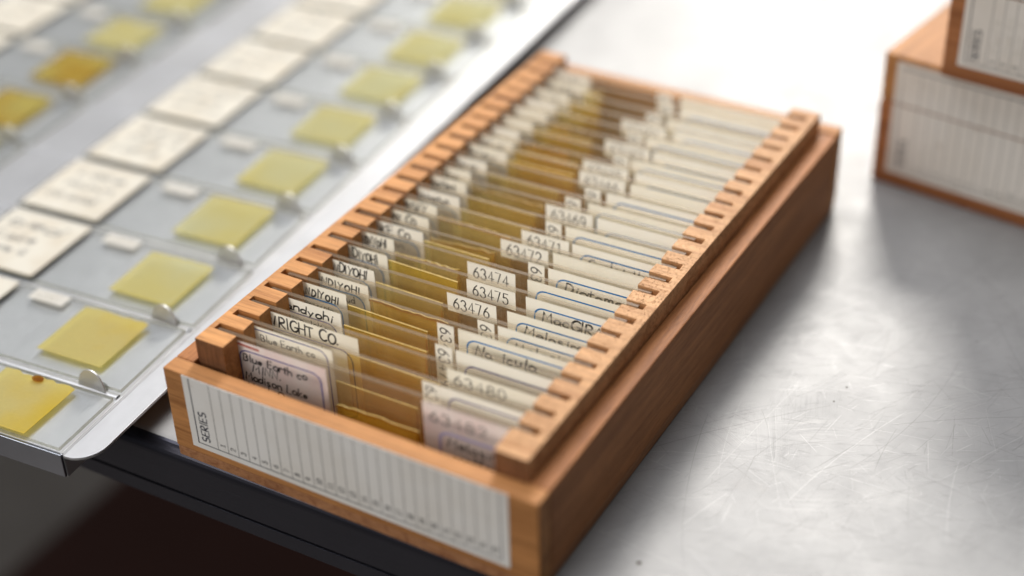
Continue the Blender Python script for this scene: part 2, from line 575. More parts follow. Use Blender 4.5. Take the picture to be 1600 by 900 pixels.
GL = {
    '0': [arc(.3, .5, .27, .5, 90, 450, 16)],
    '1': [[(.12, .8), (.32, 1), (.32, 0)], [(.12, 0), (.52, 0)]],
    '2': [arc(.3, .72, .26, .28, 170, -30, 9) + [(.04, 0), (.58, 0)]],
    '3': [arc(.28, .76, .24, .24, 160, -80, 9) + arc(.28, .27, .28, .27, 80, -165, 10)],
    '4': [[(.42, 0), (.42, 1), (.02, .30), (.6, .30)]],
    '5': [[(.54, 1), (.12, 1), (.08, .56)] + arc(.28, .32, .28, .32, 125, -160, 10)],
    '6': [[(.46, 1), (.2, .72)] + arc(.3, .3, .27, .3, 160, 500, 14)],
    '7': [[(.02, 1), (.56, 1), (.22, 0)]],
    '8': [arc(.3, .75, .22, .25, 270, 630, 12), arc(.3, .26, .28, .26, 90, 450, 12)],
    '9': [arc(.3, .7, .26, .3, 0, 360, 12) + [(.5, .3), (.36, 0)]],
    'A': [[(0, 0), (.3, 1), (.6, 0)], [(.12, .36), (.48, .36)]],
    'B': [[(.05, 0), (.05, 1)], [(.05, 1)] + arc(.25, .76, .26, .24, 90, -90, 7) + arc(.27, .26, .3, .26, 90, -90, 7) + [(.05, 0)]],
    'C': [arc(.36, .5, .34, .5, 50, 310, 12)],
    'D': [[(.06, 0), (.06, 1)], [(.06, 1)] + arc(.16, .5, .42, .5, 90, -90, 10) + [(.06, 0)]],
    'E': [[(.55, 1), (.06, 1), (.06, 0), (.56, 0)], [(.06, .52), (.46, .52)]],
    'G': [arc(.36, .5, .34, .5, 50, 340, 12) + [(.66, .42), (.4, .42)]],
    'H': [[(.05, 0), (.05, 1)], [(.55, 0), (.55, 1)], [(.05, .5), (.55, .5)]],
    'I': [[(.12, 0), (.12, 1)]],
    'K': [[(.05, 0), (.05, 1)], [(.55, 1), (.06, .45), (.58, 0)]],
    'L': [[(.06, 1), (.06, 0), (.52, 0)]],
    'M': [[(0, 0), (.08, 1), (.32, .35), (.58, 1), (.68, 0)]],
    'N': [[(.04, 0), (.06, 1), (.52, 0), (.55, 1)]],
    'O': [arc(.32, .45, .3, .45, 100, 460, 14)],
    'P': [[(.06, 0), (.06, 1)] + arc(.25, .74, .28, .26, 90, -90, 7) + [(.06, .48)]],
    'R': [[(.06, 0), (.06, 1)] + arc(.25, .74, .28, .26, 90, -90, 7) + [(.06, .48), (.56, 0)]],
    'S': [arc(.3, .75, .25, .25, 50, 270, 8) + arc(.3, .25, .27, .25, 90, -140, 8)],
    'T': [[(0, 1), (.6, 1)], [(.3, 1), (.3, 0)]],
    'W': [[(0, 1), (.16, 0), (.36, .7), (.56, 0), (.74, 1)]],
    'Y': [[(0, 1), (.26, .5), (.56, 1)], [(.26, .5), (.2, 0)]],
    'a': [arc(.26, .26, .24, .26, 60, 400, 10) + [(.5, .5), (.5, .05), (.58, 0)]],
    'b': [[(.05, 1), (.05, 0)], arc(.26, .26, .22, .26, 180, -180, 10)],
    'c': [arc(.28, .26, .24, .26, 50, 310, 9)],
    'd': [arc(.25, .26, .23, .26, 20, 360, 10), [(.48, 1), (.5, 0)]],
    'e': [[(.04, .28), (.46, .3)] + arc(.26, .28, .22, .24, 10, 320, 9)],
    'f': [arc(.32, .8, .16, .2, 40, 180, 5) + [(.16, 0)], [(0, .5), (.34, .5)]],
    'g': [arc(.26, .26, .22, .26, 20, 360, 9), [(.48, .5), (.48, -.2)] + arc(.26, -.2, .22, .2, 0, -150, 5)],
    'h': [[(.06, 1), (.05, 0)], [(.05, .3)] + arc(.26, .3, .2, .22, 160, 0, 6) + [(.47, 0)]],
    'i': [[(.1, .5), (.1, 0)], [(.1, .72), (.12, .76)]],
    'k': [[(.06, 1), (.06, 0)], [(.42, .55), (.07, .25), (.46, 0)]],
    'l': [[(.1, 1), (.1, .05), (.2, 0)]],
    'm': [[(.03, .5), (.03, 0)], arc(.16, .3, .13, .2, 170, 0, 5) + [(.29, 0)], arc(.42, .3, .13, .2, 170, 0, 5) + [(.56, 0)]],
    'n': [[(.05, .52), (.05, 0)], arc(.25, .3, .2, .22, 170, 0, 6) + [(.46, 0)]],
    'o': [arc(.26, .26, .23, .26, 90, 450, 11)],
    'r': [[(.06, .52), (.06, 0)], arc(.26, .28, .2, .22, 165, 50, 5)],
    's': [arc(.24, .4, .16, .13, 50, 270, 6) + arc(.24, .13, .18, .13, 90, -140, 6)],
    't': [[(.2, .85), (.18, .06), (.32, 0)], [(.02, .55), (.4, .57)]],
    'u': [[(.04, .5)] + arc(.24, .22, .2, .22, 180, 350, 6) + [(.45, .5), (.47, 0)]],
    'w': [[(0, .5), (.12, 0), (.27, .4), (.42, 0), (.54, .5)]],
    'y': [[(.04, .5), (.24, .05)], [(.48, .5), (.1, -.35)]],
    '.': [[(.08, 0), (.13, .05)]], '-': [[(.05, .45), (.4, .45)]], ',': [[(.1, .06), (.04, -.14)]],
    '(': [arc(.4, .45, .3, .6, 130, 230, 6)], ')': [arc(0, .45, .3, .6, 50, -50, 6)], ' ': [],
}
ADV = {'I': .34, 'i': .30, 'l': .32, '.': .30, ',': .3, 'M': .86, 'W': .92, 'm': .74, ' ': .42, '1': .66, '(': .4, ')': .4, 'r': .5, 't': .48}


def width_of(s, mono=False):
    return sum(0.8 if mono else ADV.get(c, .72 if c.isupper() or c.isdigit() else .64) for c in s)


def write(mb, s, x, z, h, lw, mi, place, width=None, slant=0.0, jit=0.0, mono=False, turn=0, rng=None):
    """strokes of text s from baseline point (x, z); turn in quarter turns"""
    rng = rng or random
    k = h if width is None else width / max(1e-6, width_of(s, mono))
    cx = 0.0
    for ch in s:
        dy = rng.uniform(-jit, jit) * 0.8
        sc = 1 + rng.uniform(-jit, jit)
        rot = rng.uniform(-jit, jit) * 0.6
        for st in GL.get(ch, []):
            pts = []
            for a, b in st:
                a, b = a * sc, b * sc
                a, b = a - rot * b, b + rot * a
                u = (cx + a + slant * b) * k + rng.uniform(-jit, jit) * 0.05 * h
                w_ = (b + dy) * h + rng.uniform(-jit, jit) * 0.05 * h
                if turn == 1:
                    u, w_ = -w_, u
                elif turn == -1:
                    u, w_ = w_, -u
                pts.append((x + u, z + w_))
            mb.ribbon(pts, lw, mi, place)
        cx += 0.8 if mono else ADV.get(ch, .72 if ch.isupper() or ch.isdigit() else .64)


def round_rect(x0, x1, z0, z1, r, n=6, open_bottom=False):
    p = []
    for cx, cz, a in ((x0 + r, z0 + r, 180), (x1 - r, z0 + r, 270), (x1 - r, z1 - r, 0), (x0 + r, z1 - r, 90)):
        p += arc(cx, cz, r, r, a, a + 90, n)
    return p + [p[0]]


# ------------------------------------------------------------------ floor and table
fl = MB()
fl.face([(-4000, -3000, -780), (4000, -3000, -780), (4000, 5000, -780), (-4000, 5000, -780)])
M_FLOOR = plain('floor_vinyl', (0.20, 0.18, 0.16), 0.5, (0.40, 0.37, 0.34), 2.6)
tag(fl.build('floor', M_FLOOR), kind='structure')

tb = MB()
prof = [(1400.0, 0.0), (1.0, 0.0)]
for a in range(10, 91, 10):
    prof.append((1.0 - 4.0 * math.sin(math.radians(a)), -4.0 + 4.0 * math.cos(math.radians(a))))
edge_start = len(prof) - 1
prof += [(-3.0, -13.2), (-2.3, -13.4), (-2.3, -13.9), (-3.0, -14.1), (-3.0, -18.2), (-2.2, -19.0), (18.0, -19.0), (18.0, -22.0), (1400.0, -22.0)]
X0, X1 = -900.0, 1100.0
for i in range(len(prof)):
    a, b = prof[i], prof[(i + 1) % len(prof)]
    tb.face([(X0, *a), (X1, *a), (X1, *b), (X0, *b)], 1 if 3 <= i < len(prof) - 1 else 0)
tb.face([(X0, *p) for p in prof], 1)
tb.face([(X1, *p) for p in prof], 1)
# hairline scratches worn into the top, long and short, at every angle
rs = random.Random(11)
for k in range(7500):
    if k < 5000:
        cx_, cy_ = rs.gauss(155, 75), rs.gauss(95, 85)
    else:
        cx_, cy_ = rs.uniform(60, 330), rs.uniform(-5, 420)
    if cy_ < 4:
        continue
    long_ = rs.random() < 0.04
    ln_ = rs.uniform(25, 70) if long_ else rs.expovariate(1 / 5.0) + 1.5
    a_ = rs.choice([rs.gauss(1.05, .35), rs.gauss(0.35, .3), rs.uniform(0, math.pi)])
    curve = rs.gauss(0, 0.005)
    pts, px, py = [], cx_, cy_
    steps = max(3, int(ln_ / 4))
    for q in range(steps):
        pts.append((px, max(py, 3.5)))
        px += math.cos(a_) * ln_ / steps
        py += math.sin(a_) * ln_ / steps
        a_ += curve * ln_ / steps + rs.gauss(0, 0.004)
    zz = 0.004 + 0.012 * rs.random()
    tb.ribbon(pts, rs.uniform(0.018, 0.065) * (1.5 if rs.random() < .06 else 1), 2 if rs.random() < 0.66 else 3, lambda a, c: (a, c, zz))
for sx, sy, sr in ((108.6, 12.6, 0.55), (127.5, 88.5, 0.28), (126.6, 82.0, 0.26), (118, 250, 1.3), (150, 120, .22), (112, 150, .2)):
    tb.face([(sx + sr * rs.uniform(.7, 1.2) * math.cos(t_ * math.pi / 5), sy + sr * rs.uniform(.7, 1.2) * math.sin(t_ * math.pi / 5), 0.03) for t_ in range(10)], 4)
table = tb.build('metal_table', [STEEL, STEEL_DARK_REFL, SCR_D, SCR_L, SPECK])
for pg in table.data.polygons:
    pg.use_smooth = False
table.location = (0, 0.0038, 0)
table.rotation_euler = (0, 0, math.radians(1.0))
tag(table, 'scratched stainless steel work table, dark reflection coloured into its rolled front edge', 'table')

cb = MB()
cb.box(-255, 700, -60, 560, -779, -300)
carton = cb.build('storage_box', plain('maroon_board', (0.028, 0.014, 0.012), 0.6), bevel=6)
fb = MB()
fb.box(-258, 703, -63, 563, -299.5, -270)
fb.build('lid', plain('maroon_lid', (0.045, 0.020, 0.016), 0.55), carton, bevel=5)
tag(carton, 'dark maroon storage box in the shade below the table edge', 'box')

# ------------------------------------------------------------------ open slide box
BW, BH, BL, RT = 95.0, 25.2, 169.6, 30.8
FT = 4.7
Y0, PITCH, DYR = 12.24, 6.10, 1.58
box = empty('open_slide_box', (0, 0, 0))
tag(box, 'open reddish wooden slide box with two slotted racks full of slides', 'slide box')


def wall(name, x0, x1, y0, y1, z0, z1, mt, parent=box, bevel=0.35):
    b = MB()
    b.box(x0, x1, y0, y1, z0, z1)
    return b.build(name, mt, parent, bevel=bevel)


wall('base_board', 0.15, BW - 0.15, 0.15, BL - 0.15, 0.0, 2.86, W_FLOOR)
wall('front_wall', 0, BW, 0, FT, 2.92, BH, W_FRONT)
wall('rear_wall', 0, BW, BL - FT, BL, 2.92, BH + 0.4, W_FRONT)
wall('side_wall', 0, 4.9, FT + 0.02, BL - FT - 0.02, 2.92, BH, W_SIDE)
wall('side_wall', BW - 4.9, BW, FT + 0.02, BL - FT - 0.02, 2.92, BH, W_SIDE)


def rack(x_out, x_in, x_slot, ya, yb, y_first, mt, seed):
    """slotted comb: back strip at x_out, teeth to x_in, slots cut to x_slot"""
    rng = random.Random(seed)
    p = [(x_out, yb), (x_out, ya), (x_in + rng.uniform(-.2, .2), ya)]
    for i in range(25):
        yc = y_first + PITCH * i
        hw = 1.0 + rng.uniform(-0.16, 0.16)
        yc += rng.uniform(-.18, .18)
        t0, t1 = rng.uniform(-.22, .22), rng.uniform(-.22, .22)
        s = x_slot + rng.uniform(-.35, .35)
        p += [(x_in + t0, yc - hw), (s, yc - hw + .05), (s, yc + hw - .05), (x_in + t1, yc + hw)]
    p += [(x_in, yb)]
    b = MB()
    b.prism(p, 2.95, RT)
    b.m[2 + 1] = 1                      # sawn end of the strip: rough end grain, its shade put into the colour
    return b.build('slotted_rack', [mt, W_END_SHADE], box, bevel=0.16)


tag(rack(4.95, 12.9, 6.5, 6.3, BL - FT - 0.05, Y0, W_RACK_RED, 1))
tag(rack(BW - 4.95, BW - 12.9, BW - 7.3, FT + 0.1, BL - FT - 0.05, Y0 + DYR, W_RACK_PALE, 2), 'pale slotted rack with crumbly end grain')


def series_label(parent, x0, x1, z0, z1, yf, mt, lid_part=None, hand=None, name='series_label', faint=False):
    """printed index card: SERIES column and numbered columns, read from the side"""
    b = MB()
    b.box(x0, x1, yf - 0.15, yf - 0.02, z0, z1)
    pl = lambda a, c: (a, yf - 0.18, c)
    bx0, bx1, bz0 = x0 + 1.9, x1 - 1.9, z0 + 1.55
    top = z1 - 0.3 if lid_part is None else lid_part
    ln = lambda p, w, mi: b.ribbon(p, w, mi, pl)
    ln([(bx0, bz0), (bx0, top)], 0.40, 1)
    ln([(bx0, bz0), (bx1, bz0)], 0.32, 1)
    ln([(bx1, bz0), (bx1, top)], 0.32, 1)
    first = bx0 + 5.6
    step = (bx1 - first) / 25
    for k in range(25):
        ln([(first + step * k, bz0), (first + step * k, top)], 0.19, 2)
    if bz0 + 10 < top:
        write(b, 'SERIES', bx0 + 3.4, bz0 + 1.0, 2.1, 0.42, 1, pl, width=8.8, turn=1)
        for k in range(25):
            s = str(k + 1)
            write(b, s, first + step * (k + 0.5) + 0.62, bz0 + 1.3, 1.35, 0.26, 2 if not faint else 2, pl, width=0.9 * len(s), turn=1)
    else:
        ln([(bx0, top), (bx1, top)], 0.30, 1)
    if hand:
        rng = random.Random(hand)
        for k in range(25):
            s = rng.choice(['Mud 04', 'Core 12', 'Silt 7', 'Lake 31', 'Marl 9'])
            write(b, s, first + step * (k + 0.5) + 0.9, bz0 + 4.6, 1.7, 0.16, 3, pl, width=9 + rng.uniform(-1, 2), turn=1, jit=0.12, slant=.2, rng=rng)
    return b.build(name, [mt, INK_PRINT, INK_LINE, INK_PALE], parent)


series_label(box, 5.3, 88.1, 5.0, BH - 0.15, 0.0, P_SERIES)

# ------------------------------------------------------------------ slides in the box
SLEN, STH, SHT = 79.0, 1.1, 26.4
gm = MB()
gm.box(-SLEN / 2, SLEN / 2, -STH / 2, STH / 2, 0, SHT, 0, 1)
YF = -STH / 2


def flat(b, x0, x1, z0, z1, mi=0, d=0.14, y=YF - 0.02, side=None):
    # one sheet of paper stuck on the glass
    b.face([(x0, y - d, z0), (x1, y - d, z0), (x1, y - d, z1), (x0, y - d, z1)], mi)


# per slide: left label right edge, left text, left style; tag kind ('h' horizontal, 'v' upright, None), tag x; right label x0, text
TOPZ = 30.4
SPEC = {
    0: dict(l=36.0, lt=['Blue Earth co', 'MINN.', 'Madison Lake', 'Mud. 9 m'], ls='pink', tag=None, rx=60.3, rt=['Melosira', 'moniliformis', '(Dillwyn)'], rs='pink', cs=(38.0, 59.0), m='gold'),
    1: dict(l=33.5, lt=None, ls='cream', tag=('v', 56.6), rx=60.8, rt=None, rs='white', cs=(33.7, 55.0), m='olive'),
    2: dict(l=36.2, lt=['WRIGHT CO.', 'minn. mud'], ls='wright', tag=None, rx=59.0, rt=['Pinnularia', 'maj.'], rs='num', cs=(33.0, 57.0), m='gold'),
    3: dict(l=27.3, lt=['Kandyohi', 'minn. lake'], ls='top', tag=('v', 52.2), rx=57.4, rt=None, rs='cream', cs=(28, 50), m='gold'),
    4: dict(l=24.2, lt=['KANDIYOHI', 'minnesota'], ls='top', tag=('v', 48.6), rx=54.0, rt=['Navicula'], rs='white', cs=(24.6, 46), m='olive'),
    5: dict(l=26.6, lt=['KANDIYOHI', 'minn. mud'], ls='top', tag=('v', 55.8), rx=61.0, rt=['Melosira'], rs='white', cs=(26.9, 48), m='gold'),
    6: dict(l=24.5, lt=['KANDIYOHI', 'lake mud'], ls='top', tag=('h', 44.3), rx=60.0, rt=['Melosira'], rs='white', cs=(24.8, 43), m='pale'),
    7: dict(l=23.6, lt=['KANDIYOHI', 'minn. 9 m'], ls='top', tag=('h', 45.4), rx=61.0, rt=['MacGIRA'], rs='white', cs=(24.0, 43), m='olive'),
    8: dict(l=21.3, lt=['KANDIYOHI', 'mud'], ls='top', tag=('h', 41.8), rx=57.9, rt=None, rs='white', cs=(21.6, 39.5), m='pale'),
    9: dict(l=25.6, lt=['LAKE CO.', 'minn.'], ls='top', tag=('v', 54.6), rx=59.9, rt=['Diatoma'], rs='white', cs=(25.9, 44), m='pale'),
    10: dict(l=23.4, lt=['LAKE CO.', 'minn.'], ls='plain', tag=('h', 43.7), rx=57.9, rt=None, rs='plain', cs=(23.7, 42), m='olive'),
    11: dict(l=22.1, lt=['RAMSEY'], ls='plain', tag=('h', 46.1), rx=59.9, rt=['Cyclotella'], rs='white', cs=(22.5, 43), m='pale'),
    12: dict(l=25.2, lt=['Washington'], ls='plain', tag=('v', 49.6), rx=55.0, rt=None, rs='white', cs=(25.5, 45), m='pale'),
    13: dict(l=23.0, lt=['Nicollet'], ls='plain', tag=('h', 45.9), rx=60.0, rt=None, rs='plain', cs=(23.3, 43), m='olive'),
    14: dict(l=20.8, lt=['Meeker'], ls='plain', tag=('v', 48.2), rx=54.6, rt=None, rs='white', cs=(21, 42), m='pale'),
    15: dict(l=22.0, lt=['Carver co'], ls='plain', tag=('v', 50.6), rx=56.6, rt=None, rs='white', cs=(22.3, 43), m='pale'),
    16: dict(l=24.3, lt=['Sibley'], ls='plain', tag=('h', 45.6), rx=60.0, rt=None, rs='plain', cs=(24.6, 44), m='olive'),
    17: dict(l=23.0, lt=['Scott co'], ls='plain', tag=('h', 43.6), rx=58.6, rt=None, rs='plain', cs=(23.3, 42), m='gold'),
    18: dict(l=21.5, lt=None, ls='plain', tag=('v', 49.5), rx=54.6, rt=None, rs='white', cs=(21.8, 36), m='gold'),
    19: dict(l=22.2, lt=None, ls='plain', tag=('h', 43.9), rx=57.8, rt=None, rs='plain', cs=(22.5, 40), m='olive'),
    20: dict(l=23.2, lt=None, ls='plain', tag=('v', 47.5), rx=52.8, rt=None, rs='white', cs=(23.5, 30), m='gold'),
    21: dict(l=23.0, lt=None, ls='plain', tag=('h', 43.0), rx=58.4, rt=None, rs='white', cs=(23.3, 32), m='pale'),
    22: dict(l=23.8, lt=['Rice co'], ls='plain', tag=('v', 47.4), rx=53.6, rt=None, rs='white', cs=(24.0, 33), m='olive'),
    23: dict(l=24.5, lt=['Dakota'], ls='plain', tag=('v', 48.0), rx=54.0, rt=None, rs='white', cs=(25.0, 30), m='pale'),
    24: dict(l=24.0, lt=['Dakota', 'minn.'], ls='plain', tag=('v', 45.0), rx=52.0, rt=None, rs='plain', cs=(24.4, 28), m='pale'),
}
MOUNT = {'gold': B_GOLD, 'olive': B_OLIVE, 'pale': B_PALE}
LABELS = {
    0: 'frontmost slide, Blue Earth co. handwriting on pinkish label, at front wall of open box',
    1: 'second slide from the front of open box, directly behind the Blue Earth slide',
    2: 'slide handwritten WRIGHT CO. on cream label, third from front of open box',
    3: 'slide handwritten Kandyohi in mixed letters, right behind the WRIGHT CO. slide',
    4: 'slide with KANDIYOHI handwriting, two behind the WRIGHT CO. slide in open box',
    5: 'slide with upright number tag, directly in front of the slide numbered 63476',
    6: 'microscope slide numbered 63476 on white tag, standing in open wooden box',
    7: 'microscope slide numbered 63475 on white tag, standing in open wooden box',
    8: 'microscope slide numbered 63474 on white tag, standing in open wooden box',
    9: 'slide with upright tag showing a 6, between slides 63474 and 63472',
    10: 'microscope slide numbered 63472 on white tag, standing in open wooden box',
    11: 'microscope slide numbered 63471 on white tag, standing in open wooden box',
    12: 'slide with upright tag directly behind the slide numbered 63471 in open box',
    13: 'microscope slide numbered 63469 on white tag, standing in open wooden box',
    14: 'slide with upright tag directly behind the slide numbered 63469 in open box',
    15: 'slide with upright tag directly in front of the slide numbered 63466',
    16: 'blurred microscope slide numbered 63466 on white tag, in rear half of open box',
    17: 'blurred slide with wide number tag, directly behind slide 63466 in open box',
    18: 'blurred slide with upright tag, seventh from the rear wall of open box',
    19: 'blurred slide with wide number tag, sixth from the rear wall of open box',
    20: 'blurred slide with upright tag, fifth from the rear wall of open box',
    21: 'blurred slide with wide number tag, fourth from the rear wall of open box',
    22: 'blurred slide with upright tag, third from the rear wall of open box',
    23: 'blurred slide, second from the rear wall of open box',
    24: 'rearmost slide, standing closest to the rear wall of the open box',
}
slide_mesh = None
for i in range(25):
    S = SPEC[i]
    rng = random.Random(100 + i)
    cx = 46.9 + rng.uniform(-.7, .5)
    zb = 3.9 + rng.uniform(-.25, .25)
    yc = Y0 + PITCH * i + DYR * 0.5 + rng.uniform(-.2, .2)
    if slide_mesh is None:
        sl = gm.build('microscope_slide', [GLASS, G_EDGE])
        slide_mesh = sl.data
    else:
        sl = bpy.data.objects.new('microscope_slide', slide_mesh)
        col.objects.link(sl)
    sl.location = (cx * MM, yc * MM, zb * MM)
    sl.rotation_euler = (rng.uniform(-.022, .022), 0, math.atan(DYR / 80) + rng.uniform(-.004, .004))
    tag(sl, LABELS[i], 'slide', 'microscope slides standing in the open box')
    zt = SHT
    X = lambda xw: xw - cx
    place = lambda a, c: (a, YF - 0.185, c)
    num = str(63482 - i)
    # left paper label with collection notes
    b = MB()
    lx0, lx1 = X(7.6 + rng.uniform(0, .4)), X(S['l'])
    ltop = zt - (0.5 if S['ls'] != 'pink' else 0.6) - rng.uniform(0, .3)
    pm = P_PINK if S['ls'] == 'pink' else (P_CREAM if i % 3 else P_WHITE)
    flat(b, lx0, lx1, 1.0, ltop)
    blue = INK_NAVY if i < 4 else INK_BLUE
    if S['ls'] == 'pink':
        b.ribbon(round_rect(X(12.6), lx1 - 1.6, 1.5, ltop - 2.3, 2.2), 0.38, 2, place)
        for k, s in enumerate(S['lt']):
            wid = {0: 17.5, 1: 8.0, 2: 17.0, 3: 13.5}[k]
            write(b, s, X(13.4 + (2.2 if k == 1 else 0)), ltop - (5.2, 7.7, 10.6, 13.3)[k], 2.1, 0.42, 1, place, width=wid, slant=.1, jit=.10, rng=rng)
        b.ribbon([(X(9), ltop - .7), (X(18), ltop - 1.1)], 0.9, 3, place)
    elif S['ls'] == 'cream':
        b.ribbon(round_rect(X(9), lx1 - 1.4, 1.5, ltop - 0.9, 2.6), 0.32, 2, place)
        write(b, 'Blue Earth co', X(14.0), ltop - 3.8, 1.9, 0.28, 4, place, width=15, jit=.1, rng=rng)
    elif S['ls'] == 'wright':
        b.ribbon(round_rect(X(9.2), lx1 - 2.0, 1.5, ltop - 4.6, 3.2), 0.4, 2, place)
        write(b, S['lt'][0], X(11.6), ltop - 3.7, 2.9, 0.50, 1, place, width=19.5, slant=.06, jit=.09, rng=rng)
        write(b, S['lt'][1], X(12.5), ltop - 7.4, 2.0, 0.30, 1, place, width=14, jit=.1, rng=rng)
    elif S['ls'] == 'top':
        b.ribbon(round_rect(X(9.2), lx1 - 1.5, 1.5, ltop - 3.9, 2.8), 0.38, 2, place)
        wd = (S['l'] - 1.9) - 9.5
        write(b, S['lt'][0], X(9.5), ltop - 3.3, 2.4 + rng.uniform(-.3, .2), 0.46, 1, place, width=wd - rng.uniform(0, .8), slant=rng.uniform(-.02, .15), jit=.14, rng=rng)
        write(b, S['lt'][1], X(11.6), ltop - 6.5, 1.9, 0.30, 1, place, width=wd - 4, jit=.1, rng=rng)
    else:
        if S['lt']:
            for k, s in enumerate(S['lt']):
                write(b, s, X(9.6), ltop - 3.4 - 3 * k, 2.4, 0.48, 1 if i < 16 else 4, place, width=(S['l'] - 3) - 9.6, jit=.12, slant=.1, rng=rng)
        b.ribbon(round_rect(X(9.2), lx1 - 1.2, 1.5, ltop - 4.2, 2.6), 0.28, 2, place)
    b.build('locality_label', [pm, INK, blue, INK_RED, INK_G], sl)
    # mount under the cover slip, with a darker resin rim
    b = MB()
    c0, c1 = X(S['cs'][0]), X(S['cs'][1])
    ctop = zt - {0: 9.5, 1: 9.0, 2: 6.0, 20: 3.0}.get(i, rng.uniform(2.0, 5.5))
    edge = [(c0, 1.2), (c1, 1.4)]
    n = 9
    ragged = i in (0, 5, 8, 10, 11, 14, 18)
    tilt = rng.uniform(-.05, .05)
    edge += [(c1 + (rng.uniform(-.15, .15) if ragged else 0), 1.4 + (ctop - 1.4) * k / n) for k in range(1, n)]
    edge += [(c1 - (c1 - c0) * k / 14, ctop + tilt * k + (rng.uniform(-.3, .25) if ragged else 0)) for k in range(15)]
    b2 = MB()
    b2.prism(edge, 0, 0.40, 0, 2)
    b.v = [(x, YF - 0.02 - z, y) for x, y, z in b2.v]
    b.f, b.m = b2.f, b2.m
    rimp = [(x, z) for x, z in edge[1:]]
    if ragged:
      b.ribbon(rimp[8:], rng.uniform(0.4, 1.1), 1, lambda a, c: (a, YF - 0.45, c - 0.3))
    b.ribbon(rimp[:9], rng.uniform(0.3, .9), 1, lambda a, c: (a - .3, YF - 0.45, c))
    cs = b.build('cover_slip', [MOUNT[S['m']], B_DEEP, SLIP_GLINT], sl)
    # number tag
    if S['tag']:
        kind, tx = S['tag']
        b = MB()
        if kind == 'h':
            flat(b, X(tx), X(tx + 12.9), zt - 5.6, zt - 0.5)
            write(b, num, X(tx + 1.6), zt - 4.6, 3.0, 0.34, 1, place, width=9.9, mono=True, jit=.015, rng=rng)
        else:
            flat(b, X(tx), X(tx + 4.3), zt - 13.5, zt - 0.5)
            write(b, num, X(tx + 0.75), zt - 1.6, 2.7, 0.34, 1, place, width=10.8, mono=True, turn=-1, jit=.03, rng=rng)
        b.build('number_tag', [P_WHITE, INK], sl)
    # right paper label
    b = MB()
    r0, r1 = X(S['rx']), X(84.8 + rng.uniform(-.6, .5))
    rtop = zt - 0.4 - rng.uniform(0, .5)
    pm = P_PINK if S['rs'] == 'pink' else (P_WHITE if i % 2 else P_CREAM)
    flat(b, r0, r1, 1.0, rtop)
    if S['rs'] == 'pink':
        write(b, num, r0 + 1.6, rtop - 4.9, 2.7, 0.34, 4, place, width=14.5, mono=True, rng=rng)
        b.ribbon(round_rect(r0 + 3.8, r1 - 1, 1.5, rtop - 7.0, 2.4), 0.75, 5, place)
        for k, s in enumerate(S['rt']):
            write(b, s, r0 + 5.6 + k * 1.2, rtop - 10.6 - 3.4 * k, 2.5, 0.40, 1, place, width=14, jit=.1, slant=.1, rng=rng)
    elif S['rs'] == 'num':
        write(b, num, r0 + 1.6, rtop - 3.9, 2.7, 0.34, 4, place, width=13.5, mono=True, rng=rng)
        b.ribbon([(r0 + 6, rtop - 6.9), (r1 - 2, rtop - 7.2)], 2.2, 3, place)
        write(b, S['rt'][0], r0 + 5, rtop - 7.9, 2.2, 0.32, 1, lambda a, c: (a, YF - 0.21, c), width=15, jit=.1, rng=rng)
    elif S['rs'] in ('white', 'cream', 'plain'):
        dz = 2.2 if S['rs'] == 'white' else 3.4
        if S['rs'] != 'plain' or i % 2:
            b.ribbon(round_rect(r0 + 2.2, r1 - 1.2, 1.5, rtop - dz, 2.4), 0.42, 2, place)
        if S['rt']:
            write(b, S['rt'][0], r0 + 4.2, rtop - dz - 3.4, 2.7, 0.55, 1, place, width=15.5, jit=.1, slant=.12, rng=rng)
            write(b, 'minn. mud', r0 + 5.2, rtop - dz - 7.0, 2.2, 0.3, 4, place, width=13, jit=.1, slant=.12, rng=rng)
    b.build('species_label', [pm, INK, INK_BLUE if i > 3 else INK_NAVY, INK_RED, INK_G, ink('ink_lavender', (0.42, 0.40, 0.62)) if i == 0 else INK_NAVY], sl)

# ------------------------------------------------------------------ metal slide tray
TH = math.radians(4.2)
TZ = 7.0
tray = empty('slide_tray', (-17.0, -18.4, TZ), TH)
tag(tray, 'shallow aluminium slide tray with upright half-round tabs, overhanging the table edge', 'slide tray')
TW, TL = 205.0, 460.0            # extent to the left and to the back
FLG = 7.2
b = MB()
T = 0.8
rows = 15
RP = 28.7
GAP0 = 21.6                       # first divider, from the front edge
gaps = [GAP0 + RP * k for k in range(rows)]
# floor sheet
b.box(-TW, -0.25, 0.3, TL, -T, 0)
# side flange with a rounded front corner, a hair lower than the floor, dished at the fold
out = [(0.05, 0.0)] + arc(FLG - 6.5, 7.0, 6.5, 7.0, -78, 0, 10) + [(FLG, TL), (0.05, TL)]
b.prism(out, -T - 0.35, -0.35)
b.box(-0.25, 0.05, 0.3, TL, -T - 0.1, -0.2)
# embossed dividers
for g in gaps:
    pr = [(-TW, 0)]
    for k in range(7):
        a0, a1 = math.pi * k / 7, math.pi * (k + 1) / 7
        y0, z0 = g - 0.9 * math.cos(a0), 0.55 * math.sin(a0)
        y1, z1 = g - 0.9 * math.cos(a1), 0.55 * math.sin(a1)
        b.face([(-TW, y0, z0 + .005), (-1.0, y0, z0 + .005), (-1.0, y1, z1 + .005), (-TW, y1, z1 + .005)])
b.build('tray_floor', [ALU], tray, bevel=0.12)
b = MB()
b.box(-TW, -0.2, -0.5, 0.25, -6.6, -0.05)
b.build('front_fold', [ALU_FOLD, ALU_EDGE], tray, bevel=0.15)
b = MB()
b.box(-0.9, -0.1, 0.3, TL, -7.0, -T - 0.4)
b.build('side_fold', [ALU], tray, bevel=0.1)
